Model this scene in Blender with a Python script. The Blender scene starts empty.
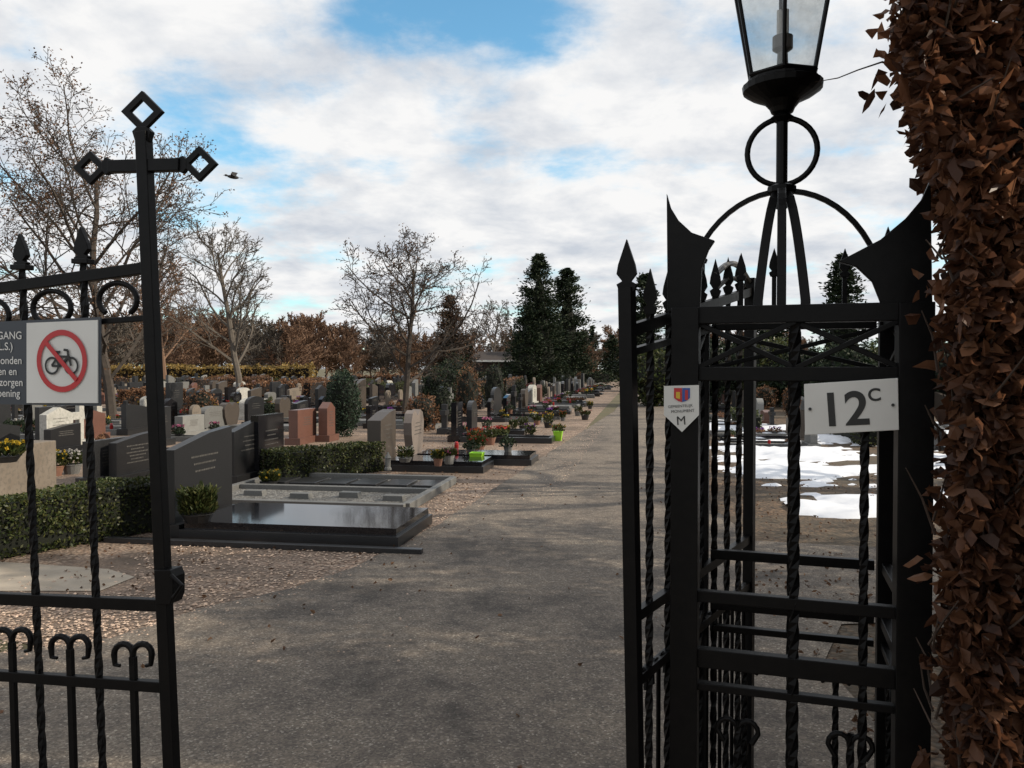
import bpy, math, random
from mathutils import Vector, Matrix, noise
V=Vector
R=random.Random(7)
scene=bpy.context.scene
F=800.0; HOR=368.0; CH=1.6
pitch=math.atan((384-HOR)/F)
FW=V((0,math.cos(pitch),-math.sin(pitch))); UP=V((0,math.sin(pitch),math.cos(pitch))); CAM=V((0,0,CH))
def ray(px,py): return FW+V((1,0,0))*((px-512)/F)+UP*((384-py)/F)
def P(px,py,D):
    d=ray(px,py); return CAM+d*(D/d.y)
def G(px,py,z=0.0):
    d=ray(px,py); return CAM+d*((z-CH)/d.z)
def plane(A,B):
    A=V((A[0],A[1],0)); B=V((B[0],B[1],0)); n=(B-A).cross(V((0,0,1))).normalized()
    if n.y>0: n=-n
    def f(px,py,off=0.0):
        d=ray(px,py); k=(A+n*off-CAM).dot(n)/d.dot(n); return CAM+d*k
    return f,n
PA=math.radians(9.5); DT=V((math.cos(PA),-math.sin(PA),0)); DS=V((math.sin(PA),math.cos(PA),0))
def T(t,s,z=0.0): return DT*t+DS*s+V((0,0,z))
def ts(p): return p.dot(DT),p.dot(DS)

# ---------------------------------------------------------------- materials
def new(name):
    m=bpy.data.materials.new(name); m.use_nodes=True; nt=m.node_tree; nt.nodes.clear()
    o=nt.nodes.new('ShaderNodeOutputMaterial'); return m,nt,o
def ramp(nt,stops):
    r=nt.nodes.new('ShaderNodeValToRGB'); e=r.color_ramp.elements
    while len(e)>1: e.remove(e[0])
    e[0].position=stops[0][0]; e[0].color=(*stops[0][1],1)
    for p,c in stops[1:]:
        q=e.new(p); q.color=(*c,1)
    return r
def tex(nt,kind,scale,detail=4,rough=.6,coord='Object'):
    tc=nt.nodes.new('ShaderNodeTexCoord')
    if kind=='noise':
        n=nt.nodes.new('ShaderNodeTexNoise'); n.inputs['Detail'].default_value=detail; n.inputs['Roughness'].default_value=rough
    else:
        n=nt.nodes.new('ShaderNodeTexVoronoi')
    n.inputs['Scale'].default_value=scale
    nt.links.new(tc.outputs[coord],n.inputs['Vector']); return n
def mixc(nt,a,b,fac,mode='MIX'):
    m=nt.nodes.new('ShaderNodeMix'); m.data_type='RGBA'; m.blend_type=mode
    for sock,v in ((m.inputs[0],fac),(m.inputs[6],a),(m.inputs[7],b)):
        if hasattr(v,'is_linked'): nt.links.new(v,sock)
        elif isinstance(v,(int,float)): sock.default_value=v
        else: sock.default_value=(*v,1)
    return m.outputs[2]
def bump(nt,h,strength,dist=.01):
    b=nt.nodes.new('ShaderNodeBump'); b.inputs['Strength'].default_value=strength; b.inputs['Distance'].default_value=dist
    nt.links.new(h,b.inputs['Height']); return b.outputs[0]
def M(name,c1,c2=None,scale=8,rough=.7,bs=.3,bd=.01,metal=0,spec=.5,speck=None,speckscale=200,island=0):
    m,nt,o=new(name); p=nt.nodes.new('ShaderNodeBsdfPrincipled'); nt.links.new(p.outputs[0],o.inputs[0])
    c2=c2 or tuple(x*.7 for x in c1)
    n=tex(nt,'noise',scale,6); r=ramp(nt,[(.3,c1),(.7,c2)]); nt.links.new(n.outputs[0],r.inputs[0]); col=r.outputs[0]
    if speck:
        v=tex(nt,'noise',speckscale,2); rr=ramp(nt,[(.5,(0,0,0)),(.62,(1,1,1))]); nt.links.new(v.outputs[0],rr.inputs[0])
        col=mixc(nt,col,speck,rr.outputs[0])
    if island:
        g=nt.nodes.new('ShaderNodeNewGeometry'); r2=ramp(nt,[(0,(1-island,)*3),(1,(1+island,)*3)]); nt.links.new(g.outputs['Random Per Island'],r2.inputs[0])
        col=mixc(nt,col,r2.outputs[0],1.0,'MULTIPLY')
    nt.links.new(col,p.inputs['Base Color']); p.inputs['Roughness'].default_value=rough; p.inputs['Metallic'].default_value=metal
    p.inputs['Specular IOR Level'].default_value=spec
    if bs: nt.links.new(bump(nt,n.outputs[0],bs,bd),p.inputs['Normal'])
    return m
def LEAF(name,cols,trans=.3,rough=.6):
    m,nt,o=new(name); g=nt.nodes.new('ShaderNodeNewGeometry')
    k=len(cols); r=ramp(nt,[(i/(k-1),c) for i,c in enumerate(cols)]); nt.links.new(g.outputs['Random Per Island'],r.inputs[0])
    n=tex(nt,'noise',1.3,3); r2=ramp(nt,[(.3,(.5,)*3),(.7,(1.25,)*3)]); nt.links.new(n.outputs[0],r2.inputs[0])
    col=mixc(nt,r.outputs[0],r2.outputs[0],1.0,'MULTIPLY')
    p=nt.nodes.new('ShaderNodeBsdfPrincipled'); nt.links.new(col,p.inputs['Base Color']); p.inputs['Roughness'].default_value=rough; p.inputs['Specular IOR Level'].default_value=.25
    t=nt.nodes.new('ShaderNodeBsdfTranslucent'); nt.links.new(col,t.inputs[0])
    x=nt.nodes.new('ShaderNodeMixShader'); x.inputs[0].default_value=trans; nt.links.new(p.outputs[0],x.inputs[1]); nt.links.new(t.outputs[0],x.inputs[2]); nt.links.new(x.outputs[0],o.inputs[0])
    return m
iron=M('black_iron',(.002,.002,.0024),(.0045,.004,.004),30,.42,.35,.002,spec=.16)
ironlit=M('lit_iron',(.05,.05,.05),(.1,.095,.09),30,.4,.3,.002)  # paler copy of the iron: light on the arched strap put into its colour
bark=M('bark',(.065,.05,.04),(.03,.025,.02),6,.9,.6,.02)
barkL=M('bark_pale',(.13,.11,.09),(.08,.068,.056),6,.9,.4,.02)
barkR=M('bark_russet',(.20,.115,.07),(.12,.075,.05),.1,.9,0)
twigm=M('twig',(.05,.03,.02),(.03,.02,.014),6,.9,0)
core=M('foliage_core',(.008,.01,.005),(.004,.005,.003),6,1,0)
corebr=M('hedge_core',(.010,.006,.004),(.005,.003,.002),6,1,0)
beech=LEAF('beech_leaf',[(.03,.014,.009),(.095,.04,.022),(.17,.074,.038),(.05,.023,.015),(.14,.062,.032),(.28,.135,.072)],.4,.45)
rust=LEAF('rust_leaf',[(.12,.06,.03),(.19,.095,.05),(.24,.13,.07)],.25)
gold=LEAF('gold_hedge_leaf',[(.26,.17,.05),(.38,.26,.09),(.18,.14,.045)],.35)
boxw=LEAF('boxwood_leaf',[(.02,.032,.01),(.05,.07,.02),(.09,.09,.03),(.035,.05,.015)],.2,.45)
ever=LEAF('evergreen_leaf',[(.006,.014,.006),(.016,.03,.013),(.035,.045,.02)],.1,.7)
brcon=LEAF('brown_conifer_leaf',[(.045,.024,.014),(.08,.042,.024),(.035,.03,.015)],.1)
cyp=LEAF('cypress_leaf',[(.015,.03,.02),(.035,.06,.035),(.02,.04,.02)],.1)
brleaf=LEAF('dry_leaf',[(.10,.05,.03),(.2,.11,.06),(.07,.04,.025)],.3)
gr={}
def stone(n,c,rough=.35,sp=None,c2=None,bs=.08,ss=160): gr[n]=M('stone_'+n,c,c2 or tuple(x*.75 for x in c),5,rough,bs,.004,speck=sp,speckscale=ss)
stone('black',(.010,.010,.012),.07,(.018,.018,.021),bs=.0)
stone('blackmatt',(.007,.007,.008),.4,(.016,.016,.017))
stone('dgrey',(.018,.019,.021),.28,(.036,.036,.037))
stone('grey',(.11,.11,.107),.6,(.17,.17,.16))
stone('lgrey',(.22,.22,.21),.7,(.14,.14,.135))
stone('tan',(.18,.15,.12),.8,(.12,.10,.08),(.13,.105,.08),.3,25)
stone('red',(.15,.07,.05),.4,(.07,.035,.028))
stone('brown',(.07,.055,.043),.45,(.035,.03,.026))
stone('white',(.45,.44,.41),.7,(.3,.3,.27),(.30,.29,.26),.2,20)
stone('pink',(.21,.175,.155),.5,(.13,.11,.095))
letter=M('inscription',(.10,.095,.085),(.07,.065,.06),20,.5,0)
def gravelmat(name,cols,scale,soil=None,bst=.9):
    m,nt,o=new(name); p=nt.nodes.new('ShaderNodeBsdfPrincipled'); nt.links.new(p.outputs[0],o.inputs[0])
    v=tex(nt,'vor',scale); s=nt.nodes.new('ShaderNodeSeparateColor'); nt.links.new(v.outputs['Color'],s.inputs[0])
    k=len(cols); r=ramp(nt,[(i/(k-1),c) for i,c in enumerate(cols)]); nt.links.new(s.outputs[0],r.inputs[0])
    d=ramp(nt,[(.3,(1,1,1)),(.75,(.35,.33,.3))]); nt.links.new(v.outputs['Distance'],d.inputs[0])
    col=mixc(nt,r.outputs[0],d.outputs[0],1.0,'MULTIPLY')
    n=tex(nt,'noise',.55,6,.65)
    if soil:
        q=ramp(nt,[(.42,(0,0,0)),(.62,(1,1,1))]); nt.links.new(n.outputs[0],q.inputs[0]); col=mixc(nt,col,soil,q.outputs[0])
    n2=tex(nt,'noise',3,5); q2=ramp(nt,[(.3,(.7,.7,.7)),(.7,(1.15,1.12,1.1))]); nt.links.new(n2.outputs[0],q2.inputs[0]); col=mixc(nt,col,q2.outputs[0],1.0,'MULTIPLY')
    nt.links.new(col,p.inputs['Base Color']); p.inputs['Roughness'].default_value=.9
    b=nt.nodes.new('ShaderNodeBump'); b.invert=True; b.inputs['Strength'].default_value=bst; b.inputs['Distance'].default_value=.012
    nt.links.new(v.outputs['Distance'],b.inputs['Height']); nt.links.new(b.outputs[0],p.inputs['Normal'])
    return m
gravel=gravelmat('gravel',[(.42,.32,.24),(.3,.21,.155),(.5,.40,.32),(.22,.155,.12),(.42,.29,.21)],34,(.13,.095,.07))
gravel2=gravelmat('grave_gravel',[(.22,.22,.22),(.09,.09,.09),(.3,.3,.28),(.14,.14,.14)],45)
soil=gravelmat('leafy_soil',[(.15,.09,.05),(.09,.06,.035),(.22,.14,.08),(.06,.045,.03)],26,(.07,.055,.035))
def asphaltmat():
    m,nt,o=new('asphalt'); p=nt.nodes.new('ShaderNodeBsdfPrincipled'); nt.links.new(p.outputs[0],o.inputs[0])
    v=tex(nt,'vor',110); s=nt.nodes.new('ShaderNodeSeparateColor'); nt.links.new(v.outputs['Color'],s.inputs[0])
    r=ramp(nt,[(0,(.10,.082,.066)),(.35,(.155,.126,.10)),(.75,(.20,.163,.13)),(.95,(.28,.24,.195)),(1,(.42,.37,.31))]); nt.links.new(s.outputs[0],r.inputs[0])
    n=tex(nt,'noise',.8,8,.66); q=ramp(nt,[(.38,(.36,.36,.37)),(.47,(.74,.74,.75)),(.6,(1.0,1.0,.98)),(.75,(1.18,1.14,1.08))]); nt.links.new(n.outputs[0],q.inputs[0])
    col=mixc(nt,r.outputs[0],q.outputs[0],1.0,'MULTIPLY')
    n2=tex(nt,'noise',9,6,.7); q2=ramp(nt,[(.35,(.70,.70,.70)),(.65,(1.15,1.14,1.12))]); nt.links.new(n2.outputs[0],q2.inputs[0]); col=mixc(nt,col,q2.outputs[0],1.0,'MULTIPLY')
    nt.links.new(col,p.inputs['Base Color']); p.inputs['Roughness'].default_value=.85
    nn=tex(nt,'noise',120,4,.7); nt.links.new(bump(nt,nn.outputs[0],.8,.008),p.inputs['Normal'])
    return m
asphalt=asphaltmat()
grass=M('ground_grass',(.07,.075,.03),(.11,.08,.045),1.2,.95,.6,.03)
concrete=M('concrete_paving',(.36,.31,.25),(.27,.23,.18),4,.9,.4,.004)
snowm=M('snow',(.8,.82,.86),(.6,.63,.69),3,.6,.4,.02)
whitep=M('white_enamel',(.72,.71,.68),(.62,.61,.58),3,.3,.05,.001)
blackp=M('black_paint',(.012,.012,.014),(.015,.015,.015),5,.4,0)
redp=M('red_paint',(.5,.03,.035),(.42,.025,.03),5,.4,0)
bluep=M('blue_paint',(.03,.08,.35),(.03,.08,.3),5,.4,0)
yelp=M('yellow_paint',(.6,.4,.03),(.6,.4,.03),5,.4,0)
slate=M('notice_slate',(.045,.052,.065),(.04,.047,.06),3,.4,.05,.001)
lime=M('lime_plastic',(.3,.6,.03),(.27,.55,.02),3,.4,0)
terra=M('terracotta',(.2,.10,.06),(.15,.07,.05),10,.8,.2,.003)
candle=M('red_candle_glass',(.35,.02,.02),(.25,.015,.015),5,.2,0)
roofm=M('roof_tiles',(.045,.033,.028),(.03,.023,.02),3,.8,.3,.02)
brick=M('brick_wall',(.08,.05,.04),(.05,.035,.03),3,.9,.2,.01)
wglass=M('window_glass',(.03,.035,.04),(.02,.02,.02),1,.1,0)
def petal(n,c): return LEAF('petal_'+n,[c,tuple(x*.6 for x in c)],.3)
PET={'yellow':petal('yellow',(.65,.45,.04)),'red':petal('red',(.4,.03,.03)),'orange':petal('orange',(.5,.14,.02)),'pink':petal('pink',(.5,.15,.27)),'white':petal('white',(.7,.68,.65)),'purple':petal('purple',(.22,.06,.35))}
def glassmat():
    m,nt,o=new('lantern_glass'); t=nt.nodes.new('ShaderNodeBsdfTransparent'); t.inputs[0].default_value=(.88,.9,.9,1)
    g=nt.nodes.new('ShaderNodeBsdfGlossy'); g.inputs['Roughness'].default_value=.08; g.inputs[0].default_value=(.8,.8,.8,1)
    d=nt.nodes.new('ShaderNodeBsdfDiffuse'); d.inputs[0].default_value=(.4,.4,.39,1)
    n=tex(nt,'noise',12,6,.7); r=ramp(nt,[(.4,(.03,)*3),(.75,(.3,)*3)]); nt.links.new(n.outputs[0],r.inputs[0])
    x=nt.nodes.new('ShaderNodeMixShader'); x.inputs[0].default_value=.1; nt.links.new(t.outputs[0],x.inputs[1]); nt.links.new(g.outputs[0],x.inputs[2])
    y=nt.nodes.new('ShaderNodeMixShader'); nt.links.new(r.outputs[0],y.inputs[0]); nt.links.new(x.outputs[0],y.inputs[1]); nt.links.new(d.outputs[0],y.inputs[2])
    nt.links.new(y.outputs[0],o.inputs[0]); return m
lglass=glassmat()

# ---------------------------------------------------------------- mesh builder
class MB:
    def __init__(s): s.v=[]; s.f=[]; s.m=[]
    def add(s,vs,fs,mi=0):
        b=len(s.v); s.v.extend(tuple(x) for x in vs); s.f.extend(tuple(b+i for i in f) for f in fs); s.m.extend([mi]*len(fs))
    def box(s,c,sz,X=V((1,0,0)),Y=V((0,1,0)),Z=V((0,0,1)),mi=0,taper=1.0):
        c=V(c); vs=[]
        for k in (-1,1):
            q=taper if k>0 else 1
            for i,j in ((-1,-1),(1,-1),(1,1),(-1,1)): vs.append(c+X*(i*sz[0]/2*q)+Y*(j*sz[1]/2*q)+Z*(k*sz[2]/2))
        s.add(vs,[(3,2,1,0),(4,5,6,7),(0,1,5,4),(1,2,6,5),(2,3,7,6),(3,0,4,7)],mi)
    def bar(s,p0,p1,w,d,n,mi=0):
        ax=(p1-p0); L=ax.length; ax.normalize(); side=ax.cross(n).normalized(); nn=side.cross(ax)
        s.box((p0+p1)/2,(w,d,L),side,nn,ax,mi)
    def tube(s,pts,rad,seg=6,mi=0,closed=False,cap=True):
        n=len(pts); vs=[]; ref=None
        if not hasattr(rad,'__len__'): rad=[rad]*n
        for i in range(n):
            a=pts[(i-1)%n] if (i>0 or closed) else pts[0]; b=pts[(i+1)%n] if (i<n-1 or closed) else pts[-1]
            d=(b-a).normalized()
            if ref is None: ref=V((0,0,1)) if abs(d.z)<.9 else V((1,0,0))
            u=ref-d*ref.dot(d)
            if u.length<1e-4: u=d.orthogonal()
            u.normalize(); w=d.cross(u); ref=u
            for k in range(seg):
                t=2*math.pi*(k+.5)/seg; vs.append(pts[i]+(u*math.cos(t)+w*math.sin(t))*rad[i])
        fs=[]
        for i in range(n if closed else n-1):
            j=(i+1)%n
            for k in range(seg):
                l=(k+1)%seg; fs.append((i*seg+k,i*seg+l,j*seg+l,j*seg+k))
        if cap and not closed:
            fs.append(tuple(range(seg))[::-1]); fs.append(tuple((n-1)*seg+k for k in range(seg)))
        s.add(vs,fs,mi)
    def twist(s,p0,p1,h,turns,mi=0):
        L=(p1-p0); n=max(4,int(abs(turns)*12)); d=L.normalized(); u=d.orthogonal().normalized(); w=d.cross(u); vs=[]
        for i in range(n+1):
            for k in range(4):
                t=math.pi/4+k*math.pi/2+2*math.pi*turns*i/n; vs.append(p0+L*(i/n)+(u*math.cos(t)+w*math.sin(t))*h*1.414)
        fs=[(i*4+k,i*4+(k+1)%4,i*4+4+(k+1)%4,i*4+4+k) for i in range(n) for k in range(4)]
        s.add(vs,fs,mi)
    def ext(s,pts,n,th,mi=0):
        k=len(pts); vs=[p+n*th/2 for p in pts]+[p-n*th/2 for p in pts]
        s.add(vs,[tuple(range(k)),tuple(range(2*k-1,k-1,-1))]+[(i,(i+1)%k,k+(i+1)%k,k+i)[::-1] for i in range(k)],mi)
    def lathe(s,c,prof,seg=16,mi=0,ax=V((0,0,1)),rot=0):
        u=ax.orthogonal().normalized() if abs(ax.z)<.99 else V((1,0,0)); w=ax.cross(u); vs=[]
        for r,z in prof:
            for k in range(seg):
                t=2*math.pi*k/seg+rot; vs.append(c+ax*z+(u*math.cos(t)+w*math.sin(t))*r)
        fs=[(i*seg+k,i*seg+(k+1)%seg,(i+1)*seg+(k+1)%seg,(i+1)*seg+k) for i in range(len(prof)-1) for k in range(seg)]
        fs.append(tuple(range(seg))[::-1]); fs.append(tuple((len(prof)-1)*seg+k for k in range(seg)))
        s.add(vs,fs,mi)
    def blob(s,c,r,mi=0,amp=.15,rng=R,seg=10,fr=2.0):
        vs=[];rings=max(4,seg//2+1); off=V((rng.random()*50,rng.random()*50,0))
        for i in range(rings+1):
            ph=math.pi*i/rings
            for k in range(seg):
                th=2*math.pi*k/seg; d=V((math.sin(ph)*math.cos(th),math.sin(ph)*math.sin(th),math.cos(ph)))
                q=1+amp*noise.noise(d*fr+off); vs.append(V(c)+V((d.x*r[0],d.y*r[1],d.z*r[2]))*q)
        s.add(vs,[(i*seg+k,(i+1)*seg+k,(i+1)*seg+(k+1)%seg,i*seg+(k+1)%seg) for i in range(rings) for k in range(seg)],mi)
    def quad(s,c,L,W,mi=0,rng=R,d=None):
        if d is None:
            d=V((rng.gauss(0,1),rng.gauss(0,1),rng.gauss(0,1))).normalized()
        w=d.cross(V((rng.gauss(0,1),rng.gauss(0,1),rng.gauss(0,1)))).normalized()
        s.add([c-d*L/2,c+w*W/2,c+d*L/2,c-w*W/2],[(0,1,2,3)],mi)
    def leaf(s,c,L,W,mi=0,rng=R,d=None):
        if d is None: d=V((rng.gauss(0,1),rng.gauss(0,1),rng.gauss(0,1)))
        d=d.normalized(); w=d.cross(V((rng.gauss(0,1),rng.gauss(0,1),rng.gauss(0,1)))).normalized(); n=d.cross(w)
        cu=rng.uniform(-.45,.55)*L; fo=rng.uniform(.05,.6)*W; tw=rng.uniform(-.3,.3)*W
        s.add([c,c+d*L*.3+w*W*.45+n*(fo+tw),c+d*L*.7+w*W*.36+n*(fo+cu*.5),c+d*L+n*cu,c+d*L*.7-w*W*.36+n*(fo+cu*.5-tw),c+d*L*.3-w*W*.45+n*fo,c+d*L*.45+n*cu*.15],
              [(0,1,6),(1,2,6),(2,3,6),(3,4,6),(4,5,6),(5,0,6)],mi)
    def obj(s,name,mats,smooth=False,parent=None,bevel=0,loc=None):
        me=bpy.data.meshes.new(name); me.from_pydata(s.v,[],s.f)
        for m in mats: me.materials.append(m)
        me.polygons.foreach_set('material_index',s.m)
        if smooth: me.polygons.foreach_set('use_smooth',[True]*len(s.f))
        me.update(); o=bpy.data.objects.new(name,me); scene.collection.objects.link(o)
        if parent: o.parent=parent
        if loc: o.location=loc
        if bevel:
            b=o.modifiers.new('bevel','BEVEL'); b.width=bevel; b.segments=2; b.limit_method='ANGLE'
        return o
def inst(me,name,loc,rz=0,sc=1.0,parent=None):
    o=bpy.data.objects.new(name,me); o.location=loc; o.rotation_euler=(0,0,rz); o.scale=(sc,sc,sc) if not hasattr(sc,'__len__') else sc
    scene.collection.objects.link(o)
    if parent: o.parent=parent
    return o
def text(s,size,origin,X,Y,mat,parent,name,off=0.0,right=False):
    c=bpy.data.curves.new('t','FONT'); c.body=s; c.size=size; c.offset=off
    if right: c.align_x='RIGHT'
    o=bpy.data.objects.new('t',c); scene.collection.objects.link(o); bpy.context.view_layer.update()
    me=bpy.data.meshes.new_from_object(o.evaluated_get(bpy.context.evaluated_depsgraph_get())); bpy.data.objects.remove(o)
    Z=X.cross(Y); mt=Matrix(((X.x,Y.x,Z.x,origin.x),(X.y,Y.y,Z.y,origin.y),(X.z,Y.z,Z.z,origin.z),(0,0,0,1)))
    me.transform(mt); me.materials.clear(); me.materials.append(mat)
    q=bpy.data.objects.new(name,me); scene.collection.objects.link(q); q.parent=parent; return q

# ---------------------------------------------------------------- ground
g=MB(); g.add([(-600,-300,0),(600,-300,0),(600,1200,0),(-600,1200,0)],[(0,1,2,3)]); g.obj('ground',[grass])
def sheet(name,pts,z,mat):
    b=MB(); b.add([(p.x,p.y,z) for p in pts],[tuple(range(len(pts)))]); return b.obj(name,[mat])
sheet('cemetery_gravel',[T(-60,95),T(-60,4.2),G(-500,640),G(0,640),G(170,668),G(420,600),T(-1.5,8),T(-1.9,95)],.004,gravel)
sheet('leafy_soil_ground',[T(0.2,0),T(0.2,100),T(60,100),T(40,0)],.004,soil)
left=[(-300,676),(0,655),(110,640),(200,610),(290,590),(350,570),(405,545),(480,499),(560,446),(615,411)]
lp=[]
for i in range(len(left)-1):
    a=G(*left[i]); b=G(*left[i+1]); n=max(2,int((b-a).length/.12))
    for k in range(n):
        p=a.lerp(b,k/n); q=noise.noise(p*2.3)*.05+noise.noise(p*9)*.025; lp.append(p+V((q,q*.5,0)))
vl=ts(G(615,411))[0]
for s_ in range(40,110,5): lp.append(T(vl,s_))
rp=[T(.75,s_) for s_ in range(105,8,-4)]+[T(.8,9),T(1.0,7.6),T(2.0,7.5),T(14,8.4),T(14,6.0),T(2.5,5.6),T(1.2,5.2),T(.95,4.5),T(1.2,2),T(1.5,-4),V((-8,-4,0)),V((-8,2.9,0))]
sheet('asphalt_path',lp+rp,.012,asphalt)
sheet('concrete_paving_strip',[G(-250,562),G(-10,562),G(108,570),G(135,578),G(100,592),G(-10,592),G(-250,592)],.009,concrete)
pb=MB()
def pebble(p,r):
    o=R.random()*6; q=[]
    for k in range(4): q.append(p+V((math.cos(o+k*1.57)*r*R.uniform(.7,1.3),math.sin(o+k*1.57)*r*R.uniform(.7,1.3),r*.25)))
    pb.add([p+V((0,0,r*R.uniform(.6,.9)))]+q,[(0,1,2),(0,2,3),(0,3,4),(0,4,1)])
for i in range(10000):
    px=R.uniform(-20,520); py=R.uniform(545,668) if px<420 else R.uniform(495,560)
    for a,b in zip(left[:-1],left[1:]):
        if a[0]<=px<b[0]: lim=a[1]+(b[1]-a[1])*(px-a[0])/(b[0]-a[0]); break
    else: lim=499
    if py>lim+4 and R.random()<(.6 if py<lim+9 else .97): continue
    if py<lim-75: continue
    if 560<py<594 and px<135 and R.random()<.9: continue
    pebble(G(px,py)+V((0,0,.006)),R.uniform(.006,.016))
for i in range(2500):
    s_=R.uniform(9,22); t_=vl-abs(R.gauss(0,.35))+.03; pebble(T(t_,s_,.006),R.uniform(.007,.016))
pb.obj('pebbles',[M('pebble',(.45,.35,.27),(.3,.21,.16),12,.85,0,island=.5)])
fl=MB()
for i in range(5600):
    if i<2600: p=T(R.uniform(.8,7),R.uniform(2.2,7.2)**1.0)
    elif i<4300: p=T(R.uniform(.85,9),R.uniform(7.6,14))
    else: p=V((R.uniform(-3,2),R.uniform(2.5,12),0)) if R.random()<.10 else T(-2.6+R.gauss(0,.8)-1,R.uniform(5,20))
    a=R.random()*6.3; d=V((math.cos(a),math.sin(a),R.uniform(-.2,.3)))
    fl.leaf(p+V((0,0,.02)),R.uniform(.02,.042),R.uniform(.014,.026),0,R,d)
fl.obj('fallen_leaves',[brleaf])
def snow(name,t0,t1,s0,s1,thr,seed):
    b=MB(); st=.13; idx={}
    def h(i,j):
        p=T(t0+i*st,s0+j*st); q=V((p.x*.35,p.y*.5,seed)); e=min(i,(t1-t0)/st-i,j,(s1-s0)/st-j)*st
        return (noise.noise(q)+.6*noise.noise(q*3.1)+.45*noise.noise(q*8)+.3*noise.noise(q*19)-thr)+min(0,(e-.8)*.6)
    ni=int((t1-t0)/st); nj=int((s1-s0)/st)
    H={(i,j):h(i,j) for i in range(ni+1) for j in range(nj+1)}
    for i in range(ni):
        for j in range(nj):
            c=[(i,j),(i+1,j),(i+1,j+1),(i,j+1)]
            if max(H[k] for k in c)<=0: continue
            f=[]
            for k in c:
                if k not in idx:
                    hh=H[k]; idx[k]=len(b.v); p=T(t0+k[0]*st,s0+k[1]*st); b.v.append((p.x,p.y,.02+.06*min(1,max(0,hh)*2) if hh>0 else -.02))
                f.append(idx[k])
            b.f.append(tuple(f)); b.m.append(0)
    b.obj(name,[snowm],True)
snow('snow_patch',1.1,16,10.5,25,-.09,3.0)
snow('snow_patch',1.6,7,8.6,11,.15,9.0)
# ---------------------------------------------------------------- trees
def grow(mb,p,d,L,r,lvl,mx,rng,par,tips):
    n=par['seg'][lvl]; pts=[p]; rr=[r]; dd=d.copy()
    for i in range(n):
        dd=(dd+V((rng.gauss(0,1),rng.gauss(0,1),rng.gauss(0,1)))*par['wob'][lvl]+V((0,0,par['up'][lvl]))).normalized()
        pts.append(pts[-1]+dd*L/n); rr.append(max(par['rmin'],r*(1-(i+1)/n*(.62 if lvl<mx else .5))))
    mb.tube(pts,rr,6 if lvl==0 else (4 if lvl==1 else 3),0,cap=False)
    if lvl==mx: tips.append(pts[-1]); tips.append(pts[len(pts)//2]); return
    nc=par['n'][lvl]
    for i in range(nc):
        f=par['start'][lvl]+(1-par['start'][lvl])*(i+rng.random())/nc; f=min(f,.999); k=int(f*n); q=pts[k].lerp(pts[k+1],f*n-k); r0=rr[k]+(rr[k+1]-rr[k])*(f*n-k)
        ax=(pts[k+1]-pts[k]).normalized(); o=ax.orthogonal().normalized(); th=i*2.4+rng.uniform(-.6,.6); o=o*math.cos(th)+ax.cross(o)*math.sin(th)
        ang=par['ang'][lvl]*rng.uniform(.75,1.25); nd=ax*math.cos(ang)+o*math.sin(ang)
        sh=(1-.55*f) if lvl==0 else (1-.5*f)
        grow(mb,q,nd,L*par['len'][lvl]*sh*rng.uniform(.75,1.2),max(par['rmin'],r0*par['rk']),lvl+1,mx,rng,par,tips)
def baretree(name,loc,H,seed,mats,par=None,leaves=0,leafsz=.06,obj=True):
    rng=random.Random(seed); mb=MB(); tips=[]
    P0=dict(seg=[7,5,4,2,1],wob=[.05,.14,.2,.25,.25],up=[.05,.07,.06,.03,0],n=[13,8,6,4],start=[.25,.2,.15,.1],ang=[.95,.8,.75,.7],len=[.72,.55,.52,.55],rmin=.007,rk=.55,r=.02,mx=4)
    if par: P0.update(par)
    grow(mb,V((0,0,-.05)),V((0,0,1)),H*.85,H*P0['r'],0,P0['mx'],rng,P0,tips)
    for i in range(leaves):
        t=rng.choice(tips); mb.quad(t+V((rng.gauss(0,.1),rng.gauss(0,.1),rng.gauss(0,.1))),leafsz*rng.uniform(.7,1.4),leafsz*.7,1,rng)
    o=mb.obj(name,mats,loc=loc); return o
def gp(px,D,dz=0): return V(((px-512)/F*D,D,dz))
baretree('bare_tree',gp(112,24),8.9,11,[bark,brleaf],dict(n=[18,9,6,4],start=[.14,.2,.15,.1],ang=[.9,.75,.75,.7],len=[.78,.55,.52,.55],rmin=.008,r=.017,wob=[.09,.16,.2,.25,.25]),8000,.075)
baretree('bare_tree',gp(240,46),9.8,5,[barkL],dict(r=.02,rmin=.013,n=[18,9,6,4],start=[.18,.15,.1,.1],ang=[.7,.6,.6,.6],len=[.66,.5,.5,.5]))
baretree('bare_tree',gp(404,27.5),5.9,23,[bark,brleaf],dict(start=[.2,.15,.15,.1],n=[17,9,6,4],len=[.85,.5,.5,.5],ang=[1.0,.7,.7,.7],rmin=.009),2600,.06)
baretree('bare_tree',gp(492,95),9.5,31,[barkL],dict(rmin=.025,n=[13,7,5,3]))
baretree('bare_tree',gp(-60,34),10.5,37,[bark],dict(n=[15,8,5,4],rmin=.011))
baretree('bare_tree',gp(165,60),9.5,38,[barkR],dict(n=[15,8,6,4],rmin=.02,ang=[.65,.6,.6,.6]))
baretree('bare_tree',V((10.5,9.9,0)),8.5,44,[bark],dict(r=.04,n=[11,6,5,3]))
par0=bpy.data.objects.new('distant_tree_line',None); scene.collection.objects.link(par0)
vari=[]
for k in range(5):
    o=baretree('tmp',None,9,60+k,[barkR if k<4 else barkL],dict(seg=[4,3,2,1,1],mx=3,n=[16,12,8],start=[.06,.1,.1],len=[.6,.55,.5],ang=[.7,.65,.7],rmin=.05,r=.018)); me=o.data; bpy.data.objects.remove(o); vari.append(me)
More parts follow.
